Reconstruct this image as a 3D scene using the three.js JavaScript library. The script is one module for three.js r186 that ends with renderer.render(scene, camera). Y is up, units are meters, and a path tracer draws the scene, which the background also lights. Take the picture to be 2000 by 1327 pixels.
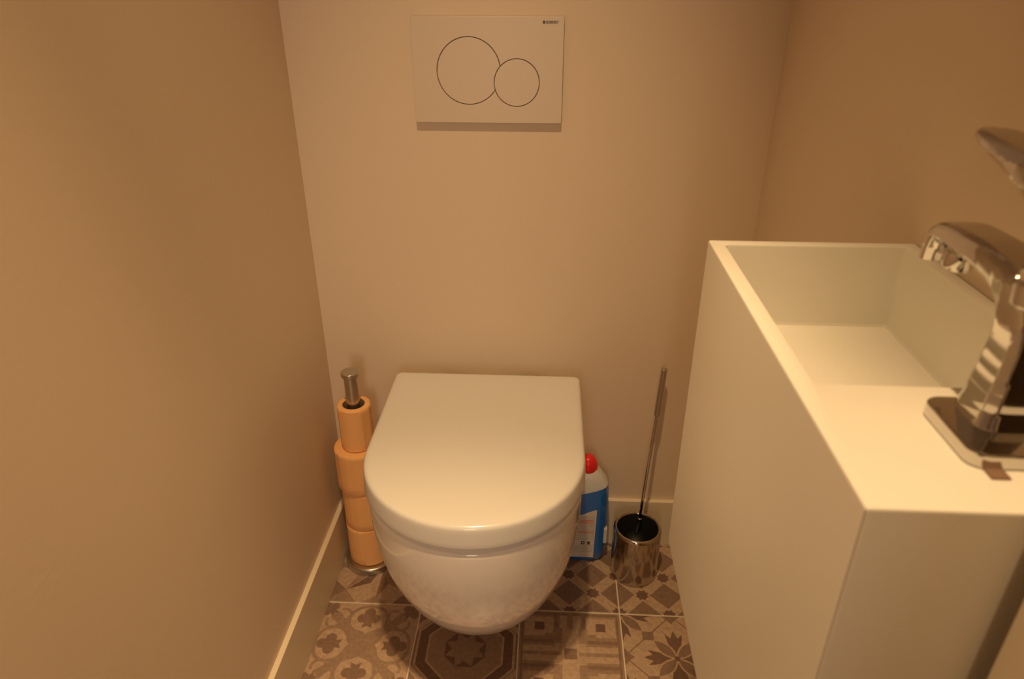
import * as THREE from 'three';
import { RoundedBoxGeometry } from 'three/addons/geometries/RoundedBoxGeometry.js';
import { mergeGeometries, mergeVertices, toCreasedNormals } from 'three/addons/utils/BufferGeometryUtils.js';
import { FontLoader } from 'three/addons/loaders/FontLoader.js';
import { TextGeometry } from 'three/addons/geometries/TextGeometry.js';
import { RectAreaLightUniformsLib } from 'three/addons/lights/RectAreaLightUniformsLib.js';
import { ImprovedNoise } from 'three/addons/math/ImprovedNoise.js';

// ---------------------------------------------------------------- camera, light, exposure
const scene = new THREE.Scene();
scene.background = new THREE.Color(0x000000);
const camera = new THREE.PerspectiveCamera(51.54, 2000 / 1327, 0.02, 20);
camera.position.set(0.0761, 1.1471, 1.2326);
camera.up.set(0, 1, 0);
camera.lookAt(0.0761 - 0.04678, 1.1471 - 0.45875, 1.2326 - 0.88733);
camera.focus = 1.12;
camera.userData.fStop = 7;
scene.add(camera);

const renderer = new THREE.WebGLRenderer({ antialias: true });
renderer.toneMapping = THREE.LinearToneMapping;
renderer.toneMappingExposure = 1.0;
renderer.shadowMap.enabled = true;
renderer.shadowMap.type = THREE.PCFSoftShadowMap;

const LAMP_COLOR = new THREE.Color().setRGB(1.0, 0.66, 0.33);
// two recessed halogen spots in the ceiling: one straight down, one added to brighten the wall behind the toilet.
// [x, z, aim x, aim y, aim z, beam candela, beam half angle, beam edge softness, spill candela]
const LAMPS = [
  [0.07, 0.93, -0.09, 0, 1.05, 8.8, 22.5, 0.5, 0.1],
  [-0.02, 0.93, 0.0, 0.02, 0, 7.6, 21, 1.0, 0.25],
];
// added fill light: unseen hall window behind the viewer, brightens bowl and back wall
const FILL_COLOR = new THREE.Color().setRGB(1.0, 0.80, 0.63), FILL = 5;
const FILL_WIN = { x: 0.005, y: 1.2, z: 2.9, w: 0.42, h: 1.5 };
RectAreaLightUniformsLib.init();
const hallFill = new THREE.RectAreaLight(FILL_COLOR, FILL, FILL_WIN.w, FILL_WIN.h);
hallFill.position.set(FILL_WIN.x, FILL_WIN.y, FILL_WIN.z - 0.03); hallFill.lookAt(FILL_WIN.x, FILL_WIN.y, 0); hallFill.name = 'hall_fill_light';
scene.add(hallFill);

// ---------------------------------------------------------------- helpers
const lin = (r, g, b) => new THREE.Color().setRGB(r, g, b);
const std = (o) => new THREE.MeshStandardMaterial(o);
const phy = (o) => new THREE.MeshPhysicalMaterial(o);
const taken = new Map();
function numbered(name) {
  const k = taken.get(name) || 0; taken.set(name, k + 1);
  return k ? `${name}_${String(k).padStart(3, '0')}` : name;
}
function obj(name, geo, mat, parent = scene) {
  const m = new THREE.Mesh(geo, mat);
  m.name = parent === scene ? numbered(name) : name;
  m.castShadow = m.receiveShadow = true;
  parent.add(m);
  return m;
}
function thing(name, label, category, [x, y, z], group, turn = 0) {
  const o = new THREE.Group(); o.name = numbered(name);
  o.position.set(x, y, z); o.rotation.y = turn;
  o.userData = { label, category }; if (group) o.userData.group = group;
  scene.add(o); return o;
}
function tag(o, label, category, group) { Object.assign(o.userData, { label, category }); if (group) o.userData.group = group; return o; }
function struct(name, geo, mat, label, category) {
  const m = obj(name, geo, mat); m.userData = { kind: 'structure', label, category }; return m;
}
function box(x0, x1, y0, y1, z0, z1) {
  const g = new THREE.BoxGeometry(x1 - x0, y1 - y0, z1 - z0);
  g.translate((x0 + x1) / 2, (y0 + y1) / 2, (z0 + z1) / 2);
  // uv in metres
  const p = g.attributes.position, n = g.attributes.normal, uv = g.attributes.uv;
  for (let i = 0; i < p.count; i++) {
    const ax = Math.abs(n.getX(i)), ay = Math.abs(n.getY(i));
    if (ax > 0.5) uv.setXY(i, p.getZ(i), p.getY(i)); else if (ay > 0.5) uv.setXY(i, p.getX(i), p.getZ(i)); else uv.setXY(i, p.getX(i), p.getY(i));
  }
  return g;
}
function rbox(x0, x1, y0, y1, z0, z1, r = 0.002, seg = 2) {
  const g = new RoundedBoxGeometry(x1 - x0, y1 - y0, z1 - z0, seg, r);
  g.translate((x0 + x1) / 2, (y0 + y1) / 2, (z0 + z1) / 2); return g;
}
function lathe(pts, seg = 64) { return new THREE.LatheGeometry(pts.map(([r, y]) => new THREE.Vector2(r, y)), seg); }
function crease(g, a = 0.6) { return toCreasedNormals(g.index ? g : mergeVertices(g), a); }
// rings: array of arrays of Vector3 (equal length); joins consecutive rings; optional end caps
function loft(rings, { closed = true, capStart = true, capEnd = true, creaseAngle = 0.7 } = {}) {
  const n = rings[0].length, pos = [], idx = [];
  for (const r of rings) for (const v of r) pos.push(v.x, v.y, v.z);
  const lim = closed ? n : n - 1;
  for (let k = 0; k < rings.length - 1; k++) for (let i = 0; i < lim; i++) {
    const a = k * n + i, b = k * n + (i + 1) % n, c = (k + 1) * n + (i + 1) % n, d = (k + 1) * n + i;
    idx.push(a, b, c, a, c, d);
  }
  const cap = (ring, base, flip) => {
    const c = new THREE.Vector3(); ring.forEach((v) => c.add(v)); c.divideScalar(n);
    const ci = pos.length / 3; pos.push(c.x, c.y, c.z);
    for (let i = 0; i < n; i++) { const a = base + i, b = base + (i + 1) % n; flip ? idx.push(ci, b, a) : idx.push(ci, a, b); }
  };
  if (capStart) cap(rings[0], 0, true);
  if (capEnd) cap(rings[rings.length - 1], (rings.length - 1) * n, false);
  const g = new THREE.BufferGeometry();
  g.setAttribute('position', new THREE.Float32BufferAttribute(pos, 3));
  g.setIndex(idx);
  const cg = creaseAngle ? toCreasedNormals(g, creaseAngle) : (g.computeVertexNormals(), g);
  const P = cg.attributes.position, uv = new Float32Array(P.count * 2);
  for (let i = 0; i < P.count; i++) { uv[2 * i] = P.getX(i) + P.getZ(i); uv[2 * i + 1] = P.getY(i); }
  cg.setAttribute('uv', new THREE.BufferAttribute(uv, 2));
  return cg;
}
const flat = (g) => { const q = g.index ? g.toNonIndexed() : g; for (const a of Object.keys(q.attributes)) if (!['position', 'normal', 'uv'].includes(a)) q.deleteAttribute(a); return q; };
const join = (list) => mergeGeometries(list.map(flat));
const noise = new ImprovedNoise();
function seeded(s) { let a = s >>> 0; return () => { a = (a + 0x6D2B79F5) >>> 0; let t = a; t = Math.imul(t ^ (t >>> 15), t | 1); t ^= t + Math.imul(t ^ (t >>> 7), t | 61); return ((t ^ (t >>> 14)) >>> 0) / 4294967296; }; }
function grainTexture(size, seed, amp, fine, coarse) {   // tiling-size grey noise for fine relief
  const rnd = seeded(seed), d = new Uint8Array(size * size * 4);
  for (let j = 0; j < size; j++) for (let i = 0; i < size; i++) {
    let v = 0.5 + amp * (0.5 * noise.noise(i / size * fine, j / size * fine, seed) + 0.5 * noise.noise(i / size * coarse, j / size * coarse, seed + 9)) + (rnd() - 0.5) * amp * 0.35;
    v = Math.max(0, Math.min(1, v)) * 255; const k = 4 * (j * size + i);
    d[k] = d[k + 1] = d[k + 2] = v; d[k + 3] = 255;
  }
  const t = new THREE.DataTexture(d, size, size); t.wrapS = t.wrapT = THREE.MirroredRepeatWrapping; t.magFilter = THREE.LinearFilter; t.minFilter = THREE.LinearMipmapLinearFilter; t.generateMipmaps = true; t.needsUpdate = true;
  return t;
}

// ---------------------------------------------------------------- materials
const wallGrain = grainTexture(512, 3, 0.9, 90, 14); wallGrain.repeat.set(1.6, 1.6);
const M = {
  wall: std({ color: lin(0.74, 0.605, 0.455), roughness: 0.62, bumpMap: wallGrain, bumpScale: 0.00012 }),
  hall: std({ color: lin(0.13, 0.035, 0.025), roughness: 0.6 }),  // unseen hall surfaces, kept dark so they bounce little light
  door: std({ color: lin(0.72, 0.62, 0.49), roughness: 0.4 }),
  ceiling: std({ color: lin(0.78, 0.72, 0.62), roughness: 0.8 }),
  trim: std({ color: lin(0.76, 0.66, 0.49), roughness: 0.42 }),
  grout: std({ color: lin(0.66, 0.57, 0.44), roughness: 0.9 }),
  ceramic: phy({ color: lin(0.86, 0.82, 0.75), roughness: 0.12, clearcoat: 0.6, clearcoatRoughness: 0.04 }),
  lid: phy({ color: lin(0.72, 0.71, 0.67), roughness: 0.2, clearcoat: 0.35, clearcoatRoughness: 0.08 }),
  plate: phy({ color: lin(0.68, 0.57, 0.44), roughness: 0.38 }),
  plateBack: std({ color: lin(0.40, 0.32, 0.24), roughness: 0.6 }),
  ink: std({ color: lin(0.10, 0.085, 0.07), roughness: 0.6 }),
  solid: phy({ color: lin(0.83, 0.805, 0.72), roughness: 0.42 }),
  chrome: std({ color: lin(0.62, 0.60, 0.57), roughness: 0.06, metalness: 1 }),
  cup: std({ color: lin(0.52, 0.47, 0.41), roughness: 0.13, metalness: 1 }),
  steel: std({ color: lin(0.58, 0.55, 0.50), roughness: 0.28, metalness: 1 }),
  black: std({ color: lin(0.012, 0.012, 0.013), roughness: 0.55 }),
  bristle: std({ color: lin(0.6, 0.6, 0.58), roughness: 0.9 }),
  paper: std({ color: lin(0.88, 0.48, 0.185), roughness: 0.95 }),
  core: std({ color: lin(0.30, 0.22, 0.15), roughness: 0.95 }),
  blue: phy({ color: lin(0.010, 0.135, 0.50), roughness: 0.25, clearcoat: 0.4 }),
  milky: phy({ color: lin(0.62, 0.62, 0.60), roughness: 0.35 }),
  red: phy({ color: lin(0.75, 0.012, 0.015), roughness: 0.3, clearcoat: 0.3 }),
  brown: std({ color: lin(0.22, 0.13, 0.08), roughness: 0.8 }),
  wood: std({ color: lin(0.16, 0.055, 0.03), roughness: 0.45 }),
};

// ---------------------------------------------------------------- room shell
const XL = -0.365, XR = 0.4474, ZB = 0, ZF = 1.62, H = 2.5, T = 0.12;
struct('wall_back', box(XL - T, XR + T, -0.02, H + T, -T, ZB), M.wall, 'pinkish beige painted wall behind the toilet', 'wall');
struct('wall_left', box(XL - T, XL, -0.02, H + T, ZB, ZF + T), M.wall, 'pinkish beige painted wall left of the toilet', 'wall');
struct('wall_right', box(XR, XR + T, -0.02, H + T, ZB, ZF + T), M.wall, 'pinkish beige painted wall behind the washbasin', 'wall');
const DO = { x0: -0.345, x1: 0.12, h: 2.06 }, HZ = 2.9;   // doorway and the end of the hall
struct('wall_front', join([box(XL, DO.x0, -0.02, H, ZF, ZF + T), box(DO.x1, XR, -0.02, H, ZF, ZF + T), box(DO.x0, DO.x1, DO.h, H, ZF, ZF + T)]), M.wall, 'painted wall with the doorway behind the viewer', 'wall');
struct('wall_hall_left', box(-0.95, -0.83, -0.02, H + T, ZF + T, HZ + T), M.hall, 'dark red painted hall wall left of the doorway', 'wall');
struct('wall_hall_right', box(0.83, 0.95, -0.02, H + T, ZF + T, HZ + T), M.hall, 'dark red painted hall wall right of the doorway', 'wall');
struct('wall_hall_near', join([box(-0.95, XL - T, -0.02, H + T, ZF, ZF + T), box(XR + T, 0.95, -0.02, H + T, ZF, ZF + T)]), M.hall, 'dark red painted hall wall beside the doorway', 'wall');
struct('wall_hall_far', join([box(-0.83, FILL_WIN.x - FILL_WIN.w / 2, -0.02, H, HZ, HZ + T), box(FILL_WIN.x + FILL_WIN.w / 2, 0.83, -0.02, H, HZ, HZ + T), box(FILL_WIN.x - FILL_WIN.w / 2, FILL_WIN.x + FILL_WIN.w / 2, -0.02, FILL_WIN.y - FILL_WIN.h / 2, HZ, HZ + T), box(FILL_WIN.x - FILL_WIN.w / 2, FILL_WIN.x + FILL_WIN.w / 2, FILL_WIN.y + FILL_WIN.h / 2, H, HZ, HZ + T)]), M.hall, 'dark red far hall wall with the added fill window', 'wall');
struct('ceiling_hall', box(-0.83, 0.83, H, H + T, ZF + T, HZ + T), M.hall, 'unseen hall ceiling in dark red, set dark to cut bounce light', 'ceiling');
struct('floor_hall', box(-0.95, 0.95, -0.06, 0, ZF + T, HZ + T), M.wood, 'dark wooden hall floor', 'floor');
{
  const wn = thing('window_1', 'added unseen hall window giving fill light from behind the viewer', 'window', [FILL_WIN.x, FILL_WIN.y - FILL_WIN.h / 2, HZ]); wn.userData.kind = 'structure';
  obj('fill_pane', box(-FILL_WIN.w / 2 + 0.03, FILL_WIN.w / 2 - 0.03, 0.03, FILL_WIN.h - 0.03, 0.02, 0.03), std({ color: 0x000000, emissive: FILL_COLOR, emissiveIntensity: 0.6 }), wn);  // glowing surface of the added fill window
  obj('fill_window_frame', join([box(-FILL_WIN.w / 2, -FILL_WIN.w / 2 + 0.035, 0, FILL_WIN.h, 0, 0.06), box(FILL_WIN.w / 2 - 0.035, FILL_WIN.w / 2, 0, FILL_WIN.h, 0, 0.06), box(-FILL_WIN.w / 2, FILL_WIN.w / 2, 0, 0.035, 0, 0.06), box(-FILL_WIN.w / 2, FILL_WIN.w / 2, FILL_WIN.h - 0.035, FILL_WIN.h, 0, 0.06)]), M.trim, wn);
}
struct('ceiling', box(XL, XR, H, H + T, ZB, ZF + T), M.ceiling, 'plain painted ceiling', 'ceiling');

// door opened inwards: hinged on the right of the doorway, its free edge standing close to the washbasin front
{
  const hx = 0.115, hz = ZF - 0.004, ex = 0.3262, ez = 0.957, len = Math.hypot(ex - hx, ez - hz);
  const d = thing('door_1', 'white painted door leaf opened inwards, its edge close to the washbasin', 'door', [hx, 0, hz]); d.userData.kind = 'structure';
  d.rotation.y = Math.atan2(hz - ez, ex - hx);   // local +x runs from the hinges to the free edge
  obj('door_leaf', rbox(0, len, 0.008, 2.04, 0, 0.038, 0.002), M.door, d);
  const rose = () => lathe([[0, 0], [0.024, 0], [0.024, 0.006], [0.009, 0.008], [0.009, 0.045], [0, 0.045]], 24);
  obj('door_handle', join([rose().rotateX(-Math.PI / 2).translate(len - 0.06, 1.04, 0), rbox(len - 0.17, len - 0.05, 1.031, 1.049, -0.054, -0.038, 0.006)]), M.chrome, d);
}
// baseboards: a chamfered board with a flat top
const BH = 0.122, BT = 0.0105;
const bb = (x0, x1, z0, z1) => rbox(x0, x1, 0, BH, z0, z1, 0.0012, 2);
struct('baseboard_left', bb(XL, XL + BT, 0, ZF - 0.001), M.trim, 'cream painted baseboard along the left wall', 'baseboard');
struct('baseboard_back', bb(XL + BT, XR - BT, 0, BT), M.trim, 'cream painted baseboard along the wall behind the toilet', 'baseboard');
struct('baseboard_right', bb(XR - BT, XR, 0, 0.952), M.trim, 'cream painted baseboard under the washbasin', 'baseboard');

// ---------------------------------------------------------------- floor tiles
const LT = '#b0977f', MD = '#826a59', DK = '#70574a', MD2 = '#947c68';
function tileTexture(seed, draw) {
  const S = 512, c = document.createElement('canvas'); c.width = c.height = S;
  const g = c.getContext('2d');
  g.fillStyle = LT; g.fillRect(0, 0, S, S);
  g.save(); g.scale(S / 200, S / 200); draw(g); g.restore();
  // print grain: fine worn speckle and soft mottling of the ink
  const im = g.getImageData(0, 0, S, S), rnd = seeded(seed);
  for (let j = 0; j < S; j++) for (let i = 0; i < S; i++) {
    const k = 4 * (j * S + i);
    const m = 1 + 0.09 * noise.noise(i / 22, j / 22, seed) + 0.06 * noise.noise(i / 6, j / 6, seed + 4) + (rnd() - 0.5) * 0.07;
    for (let q = 0; q < 3; q++) im.data[k + q] = Math.max(0, Math.min(255, im.data[k + q] * m));
  }
  g.putImageData(im, 0, 0);
  const t = new THREE.CanvasTexture(c); t.colorSpace = THREE.SRGBColorSpace; t.anisotropy = 8; return t;
}
const poly = (g, pts, fill) => { g.beginPath(); pts.forEach(([x, y], i) => (i ? g.lineTo(x, y) : g.moveTo(x, y))); g.closePath(); g.fillStyle = fill; g.fill(); };
const disc = (g, x, y, r, fill) => { g.beginPath(); g.arc(x, y, r, 0, 7); g.fillStyle = fill; g.fill(); };
const ngon = (cx, cy, r, n, a0 = 0) => Array.from({ length: n }, (_, i) => [cx + r * Math.cos(a0 + i * 2 * Math.PI / n), cy + r * Math.sin(a0 + i * 2 * Math.PI / n)]);
const star = (cx, cy, r1, r2, n, a0 = 0) => Array.from({ length: 2 * n }, (_, i) => { const r = i % 2 ? r2 : r1; return [cx + r * Math.cos(a0 + i * Math.PI / n), cy + r * Math.sin(a0 + i * Math.PI / n)]; });
const rot = (g, k, f) => { g.save(); g.translate(100, 100); g.rotate(k * Math.PI / 2); g.translate(-100, -100); f(); g.restore(); };
function club(g, x, y, s, fill) { disc(g, x - 8.5 * s, y + 1 * s, 7.2 * s, fill); disc(g, x + 8.5 * s, y + 1 * s, 7.2 * s, fill); disc(g, x, y - 9 * s, 7.4 * s, fill); disc(g, x, y, 6.5 * s, fill); poly(g, [[x - 4 * s, y], [x + 4 * s, y], [x + 7 * s, y + 16 * s], [x, y + 13 * s], [x - 7 * s, y + 16 * s]], fill); }
const tileDraw = {
  trefoil(g) {
    g.fillStyle = LT; g.fillRect(0, 0, 200, 200);
    // broad diagonal stems widening into a pale cross in the middle
    for (let k = 0; k < 4; k++) rot(g, k + 0.5, () => { g.beginPath(); g.moveTo(86, 100); g.quadraticCurveTo(97, 50, 88, 0); g.lineTo(112, 0); g.quadraticCurveTo(103, 50, 114, 100); g.closePath(); g.fillStyle = MD2; g.fill(); });
    poly(g, ngon(100, 100, 38, 4, 0), MD2);
    for (let k = 0; k < 4; k++) rot(g, k, () => {
      const ogee = (o) => { g.beginPath(); g.moveTo(100, 86 - o * 1.6); g.bezierCurveTo(92, 70 - o, 58 + o, 70, 58 + o, 38); g.bezierCurveTo(58 + o, 14 + o, 80, 4 + o, 100, 4 + o); g.bezierCurveTo(120, 4 + o, 142 - o, 14 + o, 142 - o, 38); g.bezierCurveTo(142 - o, 70, 108, 70 - o, 100, 86 - o * 1.6); g.closePath(); };
      ogee(0); g.fillStyle = MD2; g.fill();
      ogee(7); g.fillStyle = LT; g.fill();
      club(g, 100, 36, 1.5, MD);
      // curled leaves closing towards the corners
      g.strokeStyle = MD2; g.lineWidth = 6; g.lineCap = 'round';
      g.beginPath(); g.arc(48, 30, 14, -1.9, 1.2); g.stroke(); g.beginPath(); g.arc(152, 30, 14, 1.94, 5.04); g.stroke();
    });
    for (let k = 0; k < 4; k++) rot(g, k, () => { g.save(); g.translate(15, 15); g.rotate(-Math.PI / 4); club(g, 0, 2, 1.25, MD); g.restore(); });
  },
  octagon(g) {
    g.fillStyle = MD; g.fillRect(0, 0, 200, 200);
    for (let k = 0; k < 4; k++) rot(g, k, () => { poly(g, [[0, 62], [62, 0], [46, 0], [0, 46]], LT); poly(g, [[0, 26], [26, 0], [0, 0]], DK); });
    poly(g, ngon(100, 100, 104, 8, Math.PI / 8), LT);
    poly(g, ngon(100, 100, 99, 8, Math.PI / 8), DK);
    poly(g, ngon(100, 100, 80, 8, Math.PI / 8), LT);
    poly(g, ngon(100, 100, 76, 8, Math.PI / 8), MD2);
    poly(g, ngon(100, 100, 42, 8, Math.PI / 8), DK);
    poly(g, star(100, 100, 41, 26, 8, Math.PI / 8), MD2);
    disc(g, 100, 100, 24, MD2);
  },
  steps(g) {
    g.fillStyle = MD2; g.fillRect(0, 0, 200, 200);
    const half = () => {
      const R = (x, y, w, h, f) => { g.fillStyle = f; g.fillRect(x, y, w, h); };
      for (let m = 0; m < 2; m++) {
        g.save(); if (m) { g.translate(200, 0); g.scale(-1, 1); }
        R(10, 14, 58, 46, LT); R(30, 27, 19, 19, DK); R(10, 48, 40, 12, LT); R(50, 54, 30, 14, MD2);
        R(8, 68, 60, 8, MD); R(8, 82, 62, 14, LT); R(70, 76, 14, 20, LT); R(80, 8, 14, 34, LT); R(66, 40, 18, 12, MD2); R(84, 42, 16, 58, LT);
        R(68, 8, 8, 34, MD); R(4, 4, 92, 5, MD); R(4, 4, 4, 96, MD);
        g.restore();
      }
    };
    half(); g.save(); g.translate(0, 200); g.scale(1, -1); half(); g.restore();
    g.fillStyle = MD; g.fillRect(88, 88, 24, 24); g.fillStyle = LT; g.fillRect(84, 112, 32, 6);
  },
  petals(g) {
    g.fillStyle = LT; g.fillRect(0, 0, 200, 200);
    const vesica = (len, wid, fill, edge) => { g.beginPath(); g.moveTo(0, 0); g.quadraticCurveTo(len / 2, -wid, len, 0); g.quadraticCurveTo(len / 2, wid, 0, 0); g.fillStyle = fill; g.fill(); g.strokeStyle = edge; g.lineWidth = 3.4; g.stroke(); };
    const flower = (cx, cy) => {
      g.save(); g.translate(cx, cy);
      for (let k = 0; k < 4; k++) { g.save(); g.rotate(k * Math.PI / 2); poly(g, [[0, 0], [34, -13], [56, -17], [46, -7], [64, 0], [46, 7], [56, 17], [34, 13]], DK); g.restore(); }
      for (let k = 0; k < 4; k++) { g.save(); g.rotate(Math.PI / 4 + k * Math.PI / 2); vesica(58, 23, MD, LT); g.restore(); }
      disc(g, 0, 0, 5.5, DK); g.restore();
    };
    g.strokeStyle = MD; g.lineWidth = 2.6;
    for (let k = 0; k < 4; k++) rot(g, k, () => { g.beginPath(); g.moveTo(0, 100); g.lineTo(100, 0); g.stroke(); });
    flower(100, 100); for (const [x, y] of [[0, 0], [200, 0], [0, 200], [200, 200]]) flower(x, y);
    for (const [x, y] of [[50, 50], [150, 50], [50, 150], [150, 150]]) { g.fillStyle = MD; g.fillRect(x - 11, y - 10, 22, 20); }
    for (const [x, y] of [[100, 0], [0, 100], [200, 100], [100, 200]]) poly(g, star(x, y, 20, 12, 4), MD);
  },
  rhombus(g) {
    g.fillStyle = LT; g.fillRect(0, 0, 200, 200);
    for (let k = 0; k < 8; k++) {
      g.save(); g.translate(100, 100); g.rotate(k * Math.PI / 4);
      poly(g, [[0, 0], [46, -20], [96, 0], [46, 20]], k % 2 ? MD2 : LT);
      poly(g, [[0, 0], [46, -20], [96, 0]], k % 2 ? DK : MD);
      g.strokeStyle = LT; g.lineWidth = 2; g.beginPath(); g.moveTo(0, 0); g.lineTo(96, 0); g.stroke(); g.restore();
    }
    for (let k = 0; k < 4; k++) rot(g, k, () => { poly(g, [[0, 0], [62, 0], [34, 34]], MD); poly(g, [[0, 0], [0, 62], [34, 34]], MD2); poly(g, [[72, 0], [128, 0], [100, 18]], MD2); });
    poly(g, star(100, 100, 20, 9, 4, 0), LT);
  },
  diamonds(g) {
    g.fillStyle = LT; g.fillRect(0, 0, 200, 200);
    for (let i = 0; i <= 4; i++) for (let j = 0; j <= 4; j++) {
      const x = i * 50, y = j * 50;
      if ((i + j) % 2) { poly(g, [[x - 34, y], [x, y - 34], [x + 34, y], [x, y + 34]], (i * 3 + j) % 4 ? MD : DK); }
      else { poly(g, star(x, y, 14.5, 10.5, 8, Math.PI / 8), DK); }
    }
  },
};
const tileMats = {};
Object.keys(tileDraw).forEach((k, i) => { tileMats[k] = std({ map: tileTexture(11 + i, tileDraw[k]), roughness: 0.38 }); });
const P = 0.2015, TW = 0.1988, TH = 0.008;
function tileGeometry() {
  const h = TW / 2, c = 0.0012, pos = [], uv = [], idx = [];
  const ring = (r, y) => { for (const [sx, sz] of [[-1, -1], [1, -1], [1, 1], [-1, 1]]) { pos.push(sx * r, y, sz * r); uv.push(0.5 + sx * r / TW, 0.5 - sz * r / TW); } };
  ring(h - c, 0); ring(h, -c * 0.7); ring(h, -TH);
  idx.push(0, 2, 1, 0, 3, 2);
  for (let k = 0; k < 2; k++) for (let i = 0; i < 4; i++) { const a = k * 4 + i, b = k * 4 + (i + 1) % 4; idx.push(a, b, b + 4, a, b + 4, a + 4); }
  idx.push(8, 9, 10, 8, 10, 11);
  const g = new THREE.BufferGeometry(); g.setAttribute('position', new THREE.Float32BufferAttribute(pos, 3)); g.setAttribute('uv', new THREE.Float32BufferAttribute(uv, 2)); g.setIndex(idx);
  return toCreasedNormals(g, 0.3);
}
const floor = struct('floor', box(XL - T, XR + T, -0.06, -0.0008, ZB - T, ZF + T), M.grout, 'patchwork cement look floor tiles with cream grout', 'floor');
{
  const tg = tileGeometry();
  const plan = [['rhombus', 'octagon', 'diamonds', 'diamonds'], ['trefoil', 'octagon', 'steps', 'petals'], ['diamonds', 'petals', 'rhombus', 'trefoil'], ['steps', 'trefoil', 'octagon', 'diamonds']];
  const X0 = -0.1628 - P, Z0 = 0.2117 - P;
  for (let j = 0; j < 8; j++) for (let i = 0; i < 4; i++) {
    const kind = plan[j < 4 ? j : 4 - (j % 4) - 1][i];
    const t = obj('tile', tg, tileMats[kind], floor);
    t.position.set(X0 + P * (i + 0.5), 0, Z0 + P * (j + 0.5));
    if (j > 1) t.rotation.y = ((i * 3 + j) % 4) * Math.PI / 2;
  }
}

// ---------------------------------------------------------------- ceiling lamps
LAMPS.forEach(([lx, lz, ax, ay, az, cd, deg, soft, spill], i) => {
  const t = thing('ceiling_spotlight', i ? 'added recessed halogen spotlight brightening the wall behind the toilet' : 'recessed halogen spotlight pointing straight down', 'lamp', [lx, H, lz], 'recessed ceiling spotlights');
  obj('trim_ring', lathe([[0.030, 0.0], [0.033, -0.004], [0.042, -0.003], [0.043, 0]], 48), M.steel, t);
  const glow = std({ color: 0x000000, emissive: LAMP_COLOR.clone(), emissiveIntensity: 6 });
  obj('bulb_face', new THREE.CircleGeometry(0.029, 40).rotateX(Math.PI / 2).translate(0, -0.0015, 0), glow, t);
  for (const [name, c, d, sft] of [['beam', cd, deg, soft], ['spill', spill, 75, 1]]) {
    const s = new THREE.SpotLight(LAMP_COLOR, c, 0, THREE.MathUtils.degToRad(d), sft, 2);
    s.position.set(0, -0.008, 0); s.target.position.set(ax - lx, ay - H, az - lz);
    s.castShadow = true; s.shadow.radius = 1.4; s.shadow.mapSize.set(2048, 2048); s.shadow.camera.near = 0.05; s.shadow.camera.far = 4; s.shadow.bias = -0.0004;
    t.add(s, s.target); s.name = name; s.target.name = name + '_target';
  }
});

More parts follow.
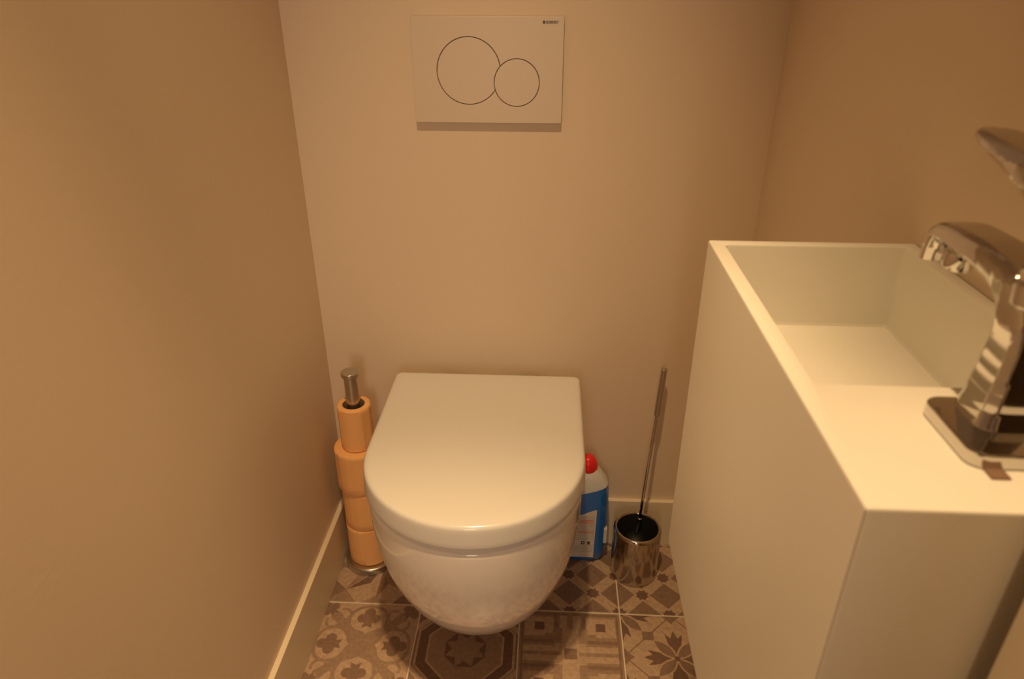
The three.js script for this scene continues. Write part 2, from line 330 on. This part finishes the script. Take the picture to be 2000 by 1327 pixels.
// ---------------------------------------------------------------- flush plate
{
  const W = 0.246, Hh = 0.164, x0 = -0.0284, y0 = 1.0087;
  const t = thing('flush_plate', 'white flush plate with a large and a small round button above the toilet', 'flush plate', [x0, y0, 0]);
  const A = { x: -0.0312, y: 0.0, r: 0.0518 }, B = { x: 0.0478, y: -0.0178, r: 0.0368 }, gap = 0.0011;
  const meet = (ra, rb) => {   // angles of the crossing points seen from each circle's middle
    const dx = B.x - A.x, dy = B.y - A.y, d = Math.hypot(dx, dy), th = Math.atan2(dy, dx);
    const ca = Math.acos((ra * ra + d * d - rb * rb) / (2 * ra * d)), cb = Math.acos((rb * rb + d * d - ra * ra) / (2 * rb * d));
    return { th, ca, cb };
  };
  const ext = (shape, depth) => crease(new THREE.ExtrudeGeometry(shape, { depth: depth - 0.0006, bevelEnabled: true, bevelThickness: 0.0006, bevelSize: 0.0005, bevelOffset: -0.0005, bevelSegments: 2, curveSegments: 96 }), 0.2);
  // plate with one opening shaped like both buttons
  const sh = new THREE.Shape(); const rr = 0.002;
  sh.moveTo(-W / 2 + rr, -Hh / 2); sh.lineTo(W / 2 - rr, -Hh / 2); sh.absarc(W / 2 - rr, -Hh / 2 + rr, rr, -Math.PI / 2, 0); sh.lineTo(W / 2, Hh / 2 - rr); sh.absarc(W / 2 - rr, Hh / 2 - rr, rr, 0, Math.PI / 2); sh.lineTo(-W / 2 + rr, Hh / 2); sh.absarc(-W / 2 + rr, Hh / 2 - rr, rr, Math.PI / 2, Math.PI); sh.lineTo(-W / 2, -Hh / 2 + rr); sh.absarc(-W / 2 + rr, -Hh / 2 + rr, rr, Math.PI, 1.5 * Math.PI);
  const m1 = meet(A.r + gap, B.r + gap), hole = new THREE.Path();
  hole.absarc(A.x, A.y, A.r + gap, m1.th + m1.ca, m1.th - m1.ca + 2 * Math.PI, false);
  hole.absarc(B.x, B.y, B.r + gap, m1.th + Math.PI + m1.cb, m1.th + Math.PI - m1.cb + 2 * Math.PI, false);
  sh.holes.push(hole);
  const plate = obj('plate', ext(sh, 0.0068).translate(0, 0, 0.003), M.plate, t);
  obj('back_tray', box(-W / 2 + 0.004, W / 2 - 0.004, -Hh / 2 + 0.004, Hh / 2 - 0.004, 0, 0.0045), M.plateBack, t);
  const m2 = meet(A.r - gap * 0.2, B.r + gap), sa = new THREE.Shape();
  sa.absarc(A.x, A.y, A.r - gap * 0.2, m2.th + m2.ca, m2.th - m2.ca + 2 * Math.PI, false);
  sa.absarc(B.x, B.y, B.r + gap, m2.th + Math.PI + m2.cb, m2.th + Math.PI - m2.cb, true);
  obj('button', ext(sa, 0.0052).translate(0, 0, 0.0046), M.plate, t).userData.label = 'large round flush button';
  const sb = new THREE.Shape(); sb.absarc(B.x, B.y, B.r - gap * 0.2, 0, 2 * Math.PI);
  obj('button', ext(sb, 0.0052).translate(0, 0, 0.0046), M.plate, t).userData.label = 'small round flush button';
  const font = await new FontLoader().loadAsync('fonts/droid/droid_sans_bold.typeface.json');
  const tx = new TextGeometry('GEBERIT', { font, size: 0.0038, depth: 0.00015, curveSegments: 3 });
  tx.computeBoundingBox(); const w = tx.boundingBox.max.x;
  tx.scale(0.0200 / w, 1, 1).translate(0.0938, 0.0722, 0.0103);
  const sq = new THREE.BoxGeometry(0.0038, 0.0042, 0.00015).translate(0.0910, 0.0741, 0.01038);
  obj('lettering', join([tx, sq]), M.ink, plate).userData.label = 'tiny dark printed lettering';
}

// ---------------------------------------------------------------- toilet
{
  const CX = -0.0335;
  const t = thing('toilet', 'white wall-hung toilet with its lid closed', 'toilet', [CX, 0, 0]);
  // D outline: straight back at zb with small corner radius, straight sides, round front
  const D = (w, zc, zb, y, rb = 0.012, nose = 1) => {
    const out = [], r = Math.min(rb, w * 0.9);
    for (let i = 0; i <= 8; i++) { const a = -Math.PI / 2 + (i / 8) * Math.PI / 2; out.push(new THREE.Vector3(w - r + r * Math.cos(a), y, zb + r + r * Math.sin(a))); }
    for (let i = 1; i < 10; i++) out.push(new THREE.Vector3(w, y, zb + r + (zc - zb - r) * i / 10));
    for (let i = 0; i <= 80; i++) { const a = Math.PI * i / 80; out.push(new THREE.Vector3(w * Math.cos(a), y, zc + nose * w * Math.sin(a))); }
    for (let i = 9; i > 0; i--) out.push(new THREE.Vector3(-w, y, zb + r + (zc - zb - r) * i / 10));
    for (let i = 0; i <= 8; i++) { const a = Math.PI + (i / 8) * Math.PI / 2; out.push(new THREE.Vector3(-w + r + r * Math.cos(a), y, zb + r + r * Math.sin(a))); }
    return out.reverse();
  };
  // bowl
  const prof = [[0.4070, 0.168], [0.4068, 0.1738], [0.4050, 0.1762], [0.399, 0.1770], [0.375, 0.1768], [0.35, 0.1760], [0.32, 0.1738], [0.29, 0.170], [0.26, 0.1645], [0.23, 0.1565], [0.20, 0.146], [0.175, 0.135], [0.15, 0.121], [0.13, 0.1075], [0.112, 0.092], [0.098, 0.077], [0.088, 0.063], [0.081, 0.048], [0.077, 0.030], [0.0755, 0.012]].reverse();
  const smooth = [];
  for (let k = 0; k < prof.length - 1; k++) for (let s = 0; s < 2; s++) smooth.push([prof[k][0] + (prof[k + 1][0] - prof[k][0]) * s / 2, prof[k][1] + (prof[k + 1][1] - prof[k][1]) * s / 2]);
  smooth.push(prof[prof.length - 1]);
  const curve = new THREE.SplineCurve(prof.map(([y, w]) => new THREE.Vector2(w, y)));
  const bowlRings = curve.getSpacedPoints(70).map((v) => { const y = v.y, w = v.x; return D(w, 0.302 - 0.03 * Math.pow(Math.max(0, (0.40 - y) / 0.33), 1.5), 0.001, y, 0.004); });
  obj('bowl', loft(bowlRings, { creaseAngle: 0 }), M.ceramic, t);
  // seat ring between bowl and lid
  const seatRings = [[0.4072, 0.002], [0.4078, 0.0004], [0.4088, 0], [0.4178, 0], [0.4190, 0.0008], [0.4194, 0.002]].map(([y, i]) => D(0.1762 - i, 0.302, 0.05 + i, y, 0.01));
  obj('seat', loft(seatRings), M.lid, t);
  // lid: overhanging shell, softly rounded upper edge and slightly domed top
  const lidProf = [[0.4204, 0.0062], [0.4204, 0.0030], [0.4205, 0.0010], [0.4216, 0], [0.4290, 0.0002], [0.438, 0.0006], [0.446, 0.0011], [0.4515, 0.0016], [0.4545, 0.0023], [0.4565, 0.0034], [0.4580, 0.0050], [0.4590, 0.0070], [0.4597, 0.0100], [0.4602, 0.015], [0.4606, 0.025], [0.4609, 0.04], [0.4612, 0.07], [0.4615, 0.11]];
  obj('lid', loft(lidProf.map(([y, i]) => D(0.1812 - i, 0.3025, 0.046 + i, y, 0.012 - Math.min(0.004, i * 0.2))), { creaseAngle: 0 }), M.lid, t);
  // hinge blocks and side fixing caps, low behind the lid
  for (const s of [-1, 1]) obj('hinge', rbox(s * 0.078 - 0.02, s * 0.078 + 0.02, 0.4072, 0.436, 0.012, 0.044, 0.004), M.steel, t);
}

// ---------------------------------------------------------------- toilet roll stand and rolls
{
  const px = -0.2955, pz = 0.0835;
  const t = thing('toilet_roll_stand', 'brushed metal toilet roll stand with round base beside the toilet', 'roll stand', [px, 0, pz]);
  obj('base', lathe([[0, 0], [0.0548, 0], [0.0558, 0.0015], [0.0558, 0.0125], [0.0545, 0.0155], [0.052, 0.0168], [0.03, 0.0172], [0, 0.0172]], 64), M.steel, t);
  obj('pole', lathe([[0.0, 0.011], [0.0128, 0.011], [0.0128, 0.466], [0, 0.466]], 48), M.steel, t);
  obj('cap', lathe([[0, 0.4662], [0.0165, 0.4662], [0.0172, 0.468], [0.0172, 0.4745], [0.016, 0.4758], [0, 0.476]], 48), M.steel, t);
  const roll = (y0, h, R, rin, seed) => {
    const seg = 72, rows = 14, pts = [];
    const prof = [];
    prof.push([rin, y0 + 0.002], [rin + 0.001, y0 + 0.0004], [R - 0.003, y0 + 0.0004], [R - 0.0008, y0 + 0.0015]);
    for (let k = 0; k <= rows; k++) prof.push([R, y0 + 0.003 + (h - 0.006) * k / rows]);
    prof.push([R - 0.0008, y0 + h - 0.0015], [R - 0.003, y0 + h - 0.0004], [rin + 0.001, y0 + h - 0.0004], [rin, y0 + h - 0.002]);
    const g = lathe(prof, seg), p = g.attributes.position;
    for (let i = 0; i < p.count; i++) {   // paper: slack sheet, faint dents
      const x = p.getX(i), y = p.getY(i), z = p.getZ(i), r = Math.hypot(x, z); if (r < R - 0.004) continue;
      const a = Math.atan2(z, x), f = 1 + (0.010 * noise.noise(Math.cos(a) * 1.6 + seed, y * 30, Math.sin(a) * 1.6) + 0.006 * noise.noise(Math.cos(a) * 5 + seed, y * 90, Math.sin(a) * 5));
      p.setX(i, x * f); p.setZ(i, z * f);
    }
    g.computeVertexNormals(); return crease(g, 0.7);
  };
  const specs = [[0.0175, 0.0448, 'full orange toilet roll at the bottom, resting on the stand base', 0], [0.1142, 0.0455, 'full orange toilet roll, second from the stand base', 1.4], [0.2109, 0.0475, 'full orange toilet roll, third up, directly under the thin roll', -1.0], [0.3076, 0.0325, 'thin half-used orange toilet roll on top of the stack', 0.2]];
  specs.forEach(([y0, R, label, dx], i) => {
    const r = thing('toilet_roll', label, 'toilet roll', [px + dx * 0.0008, y0, pz - dx * 0.0006], 'toilet rolls on the stand', i * 1.9);
    obj('paper', roll(0, 0.0965, R, 0.0212, i * 7.3), M.paper, r);
    obj('core', lathe([[0.0205, 0.001], [0.0212, 0.001], [0.0212, 0.0955], [0.0205, 0.0955], [0.0205, 0.001]], 40), M.core, r);
    // loose end of the sheet
    const sheet = new THREE.CylinderGeometry(R * 1.009, R * 1.009, 0.092, 24, 1, true, 0, 1.1).translate(0, 0.0482, 0);
    obj('loose_sheet', sheet, M.paper, r);
  });
}

// ---------------------------------------------------------------- toilet brush and holder
{
  const hx = 0.2795, hz = 0.091;
  const h = thing('toilet_brush_holder', 'round polished chrome toilet brush holder on the floor beside the basin', 'brush holder', [hx, 0, hz]);
  obj('cup', lathe([[0, 0.0], [0.0485, 0.0], [0.0500, 0.002], [0.0500, 0.116], [0.0494, 0.1195], [0.0478, 0.1222], [0.0452, 0.1235], [0.0432, 0.1226], [0.0422, 0.120]], 80), M.cup, h);
  obj('insert', lathe([[0.0, 0.012], [0.0405, 0.012], [0.0421, 0.014], [0.0421, 0.1205], [0.0412, 0.1205], [0.0408, 0.016], [0, 0.016]], 64), M.black, h);
  const b = thing('toilet_brush', 'thin chrome toilet brush leaning in its chrome holder', 'toilet brush', [hx, 0, hz]);
  const mid = new THREE.Vector3(0.0078, 0.113, -0.0318), top = new THREE.Vector3(0.0297, 0.470, -0.060);
  const dir = top.clone().sub(mid).normalize(), len = top.distanceTo(mid), q = new THREE.Quaternion().setFromUnitVectors(new THREE.Vector3(0, 1, 0), dir);
  const place = (g) => g.applyQuaternion(q).translate(mid.x, mid.y, mid.z);
  obj('rod', place(lathe([[0, -0.004], [0.0034, -0.004], [0.0034, len - 0.094], [0, len - 0.094]], 24)), M.chrome, b);
  obj('collar', place(lathe([[0.0034, -0.002], [0.0050, -0.002], [0.0052, 0.000], [0.0052, 0.004], [0.0044, 0.0055], [0.0034, 0.0055]], 24)), M.chrome, b);
  obj('grip', place(lathe([[0, len - 0.103], [0.0058, len - 0.103], [0.0062, len - 0.1015], [0.0062, len - 0.0015], [0.0057, len], [0, len]], 32)), M.steel, b);
  obj('neck', new THREE.TubeGeometry(new THREE.CatmullRomCurve3([new THREE.Vector3(0.0078, 0.1125, -0.0318), new THREE.Vector3(0.006, 0.100, -0.029), new THREE.Vector3(0.002, 0.088, -0.022), new THREE.Vector3(0.001, 0.076, -0.0165)]), 16, 0.0036, 12), M.black, b);
  obj('brush_head', lathe([[0, 0.022], [0.016, 0.024], [0.0212, 0.032], [0.0215, 0.070], [0.0185, 0.080], [0.006, 0.084], [0, 0.084]], 40).translate(0.0005, 0, -0.0165), M.black, b);
}

// ---------------------------------------------------------------- cleaner bottle
{
  const t = thing('cleaner_bottle', 'blue toilet cleaner bottle with red cap behind the toilet', 'bottle', [0.170, 0, 0.046]);
  // rounded-rectangle sections: [y, x centre, half width, half depth]
  const sec = (y, cx, hw, hd, k = 0, n = 56, e = 3.2) => Array.from({ length: n }, (_, i) => { const a = -2 * Math.PI * i / n, c = Math.cos(a), s = Math.sin(a), x = cx + hw * Math.sign(c) * Math.pow(Math.abs(c), 2 / e); return new THREE.Vector3(x, y + k * x, hd * Math.sign(s) * Math.pow(Math.abs(s), 2 / e)); });
  const body = [[0, 0, 0.037, 0.020], [0.003, 0, 0.042, 0.024], [0.010, 0, 0.0465, 0.0265], [0.03, 0, 0.0485, 0.0275], [0.10, 0, 0.0492, 0.028], [0.15, 0, 0.0490, 0.0278], [0.176, 0, 0.0482, 0.0270, 0.15], [0.190, -0.0004, 0.0466, 0.0262, 0.30]];
  const sleeve = obj('body', loft(body.map((a) => sec(...a)), { creaseAngle: 0.9 }), M.blue, t);
  const neck = [[0.1901, -0.0004, 0.0464, 0.0260, 0.30], [0.204, -0.0005, 0.0435, 0.0250, 0.16], [0.218, -0.0002, 0.0375, 0.0228], [0.230, 0.0008, 0.0290, 0.0200], [0.238, 0.0020, 0.0205, 0.0168], [0.242, 0.0030, 0.0150, 0.0148]];
  obj('shoulder', loft(neck.map((a) => sec(...a)), { creaseAngle: 0.9 }), M.milky, t);
  const cap = lathe([[0, 0.0], [0.0175, 0.0], [0.0192, 0.003], [0.0195, 0.012], [0.0180, 0.021], [0.0140, 0.029], [0.0085, 0.034], [0, 0.0355]], 40).rotateZ(0.1).translate(0.0035, 0.2345, 0);
  obj('cap', cap, M.red, t);
  // printed paper label on the front, with slanted top and rows of small print
  const S = 256, c = document.createElement('canvas'); c.width = S; c.height = 2 * S; const g = c.getContext('2d');
  g.fillStyle = '#cfc9c4'; g.fillRect(0, 0, S, 2 * S);
  const rnd = seeded(5);
  for (let r = 0; r < 30; r++) { const y = 70 + r * 13; const red = [3, 4, 5, 12, 13].includes(r); if (r > 19 && r < 24) continue; let x = 14; while (x < 236) { const w = 6 + rnd() * 22; g.fillStyle = red ? '#c8553a' : '#8d8880'; g.fillRect(x, y, Math.min(w, 240 - x), red ? 8 : 4); x += w + 4; } }
  g.fillStyle = '#453c3a'; g.fillRect(126, 338, 34, 34); g.fillRect(180, 338, 34, 8); g.fillRect(186, 346, 22, 18); g.fillRect(180, 364, 34, 8); disc(g, 143, 355, 9, '#cfc9c4');
  const lt = new THREE.CanvasTexture(c); lt.colorSpace = THREE.SRGBColorSpace;
  const ls = new THREE.Shape(); ls.moveTo(-0.035, 0.016); ls.lineTo(0.0225, 0.016); ls.lineTo(0.0245, 0.149); ls.lineTo(-0.035, 0.122); ls.closePath();
  const lg = new THREE.ExtrudeGeometry(ls, { depth: 0.0006, bevelEnabled: false });
  const lp = lg.attributes.position, lu = lg.attributes.uv;
  for (let i = 0; i < lp.count; i++) { lu.setXY(i, (lp.getX(i) + 0.035) / 0.0595, (lp.getY(i) - 0.016) / 0.133); lp.setZ(i, lp.getZ(i) + 0.0277); }
  obj('label', lg, std({ map: lt, roughness: 0.5 }), sleeve);
  // clear level window near the side
  obj('level_window', rbox(0.0425, 0.0496, 0.052, 0.092, 0.010, 0.0225, 0.001), M.milky, sleeve);
}

// ---------------------------------------------------------------- washbasin
{
  const x0 = 0.2405, x1 = XR - 0.0005, y0 = 0.503, y1 = 0.9075, z0 = 0.5363, z1 = 0.946;
  const ix0 = 0.2550, ix1 = 0.4335, iz0 = 0.5495, iz1 = 0.8215, yb = 0.8185;
  const t = thing('washbasin', 'small rectangular cream solid surface washbasin hung on the right wall', 'washbasin', [(x0 + x1) / 2, y0, (z0 + z1) / 2]);
  const ox = (x0 + x1) / 2, oz = (z0 + z1) / 2;
  // outer box with softened edges and an open trough: rings from the underside up, over the rim, down inside
  const rr = (xa, xb, za, zb, y, r) => {
    const out = [], n = 6;
    for (const [cx, cz, a0] of [[xb - r, zb - r, 0], [xa + r, zb - r, 1], [xa + r, za + r, 2], [xb - r, za + r, 3]]) for (let i = 0; i <= n; i++) { const a = (a0 + i / n) * Math.PI / 2; out.push(new THREE.Vector3(cx + r * Math.cos(a) - ox, y - y0, cz + r * Math.sin(a) - oz)); }
    return out.reverse();
  };
  const e = 0.0016, rings = [];
  rings.push(rr(x0 + e, x1 - e, z0 + e, z1 - e, y0, 0.002), rr(x0, x1, z0, z1, y0 + e, 0.002), rr(x0, x1, z0, z1, y1 - e, 0.002), rr(x0 + e * 0.3, x1 - e * 0.3, z0 + e * 0.3, z1 - e * 0.3, y1 - e * 0.3, 0.002), rr(x0 + e, x1 - e, z0 + e, z1 - e, y1, 0.002));
  rings.push(rr(ix0 - e, ix1 + e, iz0 - e, iz1 + e, y1, 0.005), rr(ix0 - e * 0.3, ix1 + e * 0.3, iz0 - e * 0.3, iz1 + e * 0.3, y1 - e * 0.3, 0.004), rr(ix0, ix1, iz0, iz1, y1 - e, 0.004), rr(ix0, ix1, iz0, iz1, yb + 0.004, 0.004), rr(ix0 + 0.0012, ix1 - 0.0012, iz0 + 0.0012, iz1 - 0.0012, yb + 0.0012, 0.004), rr(ix0 + 0.004, ix1 - 0.004, iz0 + 0.004, iz1 - 0.004, yb, 0.004));
  obj('basin', loft(rings, { creaseAngle: 0.45 }), M.solid, t);
  obj('drain', lathe([[0, 0.0002], [0.019, 0.0002], [0.0205, 0.0018], [0.019, 0.003], [0.013, 0.0022], [0, 0.0024]], 40).translate(0.344 - ox, yb - y0, 0.785 - oz), M.chrome, t);
}

// ---------------------------------------------------------------- faucet
{
  const fx = 0.3425, fy = 0.9075;
  const t = thing('faucet', 'chrome lever faucet standing on the washbasin deck', 'faucet', [fx, fy, 0.87]);
  const zc = 0.87;
  // square foot plate, rounded corners
  const s = new THREE.Shape(), w = 0.0335, r = 0.011;
  s.moveTo(-w + r, -w); s.lineTo(w - r, -w); s.absarc(w - r, -w + r, r, -Math.PI / 2, 0); s.lineTo(w, w - r); s.absarc(w - r, w - r, r, 0, Math.PI / 2); s.lineTo(-w + r, w); s.absarc(-w + r, w - r, r, Math.PI / 2, Math.PI); s.lineTo(-w, -w + r); s.absarc(-w + r, -w + r, r, Math.PI, 1.5 * Math.PI);
  const pg = new THREE.ExtrudeGeometry(s, { depth: 0.0062, bevelEnabled: true, bevelThickness: 0.0016, bevelSize: 0.0016, bevelOffset: -0.0016, bevelSegments: 4, curveSegments: 12 });
  pg.rotateX(-Math.PI / 2).translate(0, 0.0017, 0.880 - zc); pg.scale(1, 1, 0.93).translate(0, 0, 0.0007);
  obj('foot_plate', crease(pg, 0.5), M.chrome, t);
  // swept body: column rising from the foot and bending into the flat spout
  const superEllipse = (cz, cy, tz, ty, hw, ht, e, n = 48) => {   // section square to (tz, ty) in the z-y plane
    const l = Math.hypot(tz, ty); tz /= l; ty /= l; const nz = -ty, ny = tz;
    return Array.from({ length: n }, (_, i) => { const a = 2 * Math.PI * i / n, c = Math.cos(a), sn = Math.sin(a); const u = hw * Math.sign(c) * Math.pow(Math.abs(c), 2 / e), v = ht * Math.sign(sn) * Math.pow(Math.abs(sn), 2 / e); return new THREE.Vector3(u, cy + ny * v - fy, cz + nz * v - zc); });
  };
  const sweep = (st, e, steps) => {
    const mid = new THREE.CatmullRomCurve3(st.map(([z, y]) => new THREE.Vector3(0, y, z)), false, 'centripetal'), dim = new THREE.CatmullRomCurve3(st.map(([, , hw, ht]) => new THREE.Vector3(hw, ht, 0)), false, 'catmullrom', 0.3);
    const rings = [];
    for (let k = 0; k <= steps; k++) { const u = k / steps, p = mid.getPoint(u), d = mid.getTangent(u), q = dim.getPoint(u); rings.push(superEllipse(p.z, p.y, d.z, d.y, q.x, q.y, e)); }
    return loft(rings, { creaseAngle: 0.8 });
  };
  const fbody = obj('body', sweep([[0.870, 0.9150, 0.0195, 0.0190], [0.8695, 0.9210, 0.0185, 0.0180], [0.8695, 0.9320, 0.0165, 0.0168], [0.870, 0.9500, 0.0148, 0.0155], [0.8705, 0.9680, 0.0142, 0.0145], [0.866, 0.9840, 0.0146, 0.0125], [0.853, 0.9955, 0.0152, 0.0104], [0.832, 1.0005, 0.0160, 0.0092], [0.806, 1.0015, 0.0164, 0.0080], [0.785, 1.0010, 0.0164, 0.0068], [0.7775, 0.9980, 0.0162, 0.0060], [0.7740, 0.9900, 0.0160, 0.0054], [0.7722, 0.9790, 0.0156, 0.0046]], 3.4, 110), M.chrome, t);
  // aerator under the nose
  const ae = lathe([[0, 0], [0.0085, 0], [0.0098, 0.0015], [0.0098, 0.011], [0.0075, 0.0135], [0, 0.0135]], 32).rotateX(0.25).translate(0, 0.979 - fy, 0.788 - zc);
  obj('aerator', ae, M.chrome, fbody);
  // cartridge collar and lever
  obj('collar', lathe([[0, 0], [0.0142, 0], [0.0150, 0.002], [0.0150, 0.012], [0.0138, 0.0145], [0, 0.0150]], 40).rotateX(-0.12).translate(0, 0.988 - fy, 0.8725 - zc), M.chrome, t);
  obj('lever', sweep([[0.872, 1.0010, 0.0125, 0.0125], [0.874, 1.0170, 0.0135, 0.0125], [0.871, 1.0330, 0.0146, 0.0122], [0.858, 1.0465, 0.0156, 0.0108], [0.838, 1.0540, 0.0162, 0.0088], [0.818, 1.0585, 0.0160, 0.0068], [0.800, 1.0615, 0.0150, 0.0050], [0.788, 1.0635, 0.0122, 0.0036], [0.7815, 1.0645, 0.0070, 0.0020]], 2.8, 70), M.chrome, t);
}
tag(obj('brown_patch', rbox(0.3165, 0.3270, 0.9076, 0.9088, 0.900, 0.9195, 0.0005), M.brown), 'tiny brown square tab lying at the faucet foot', 'patch');  // thin flat brown square laid on the deck beside the foot plate

renderer.render(scene, camera);
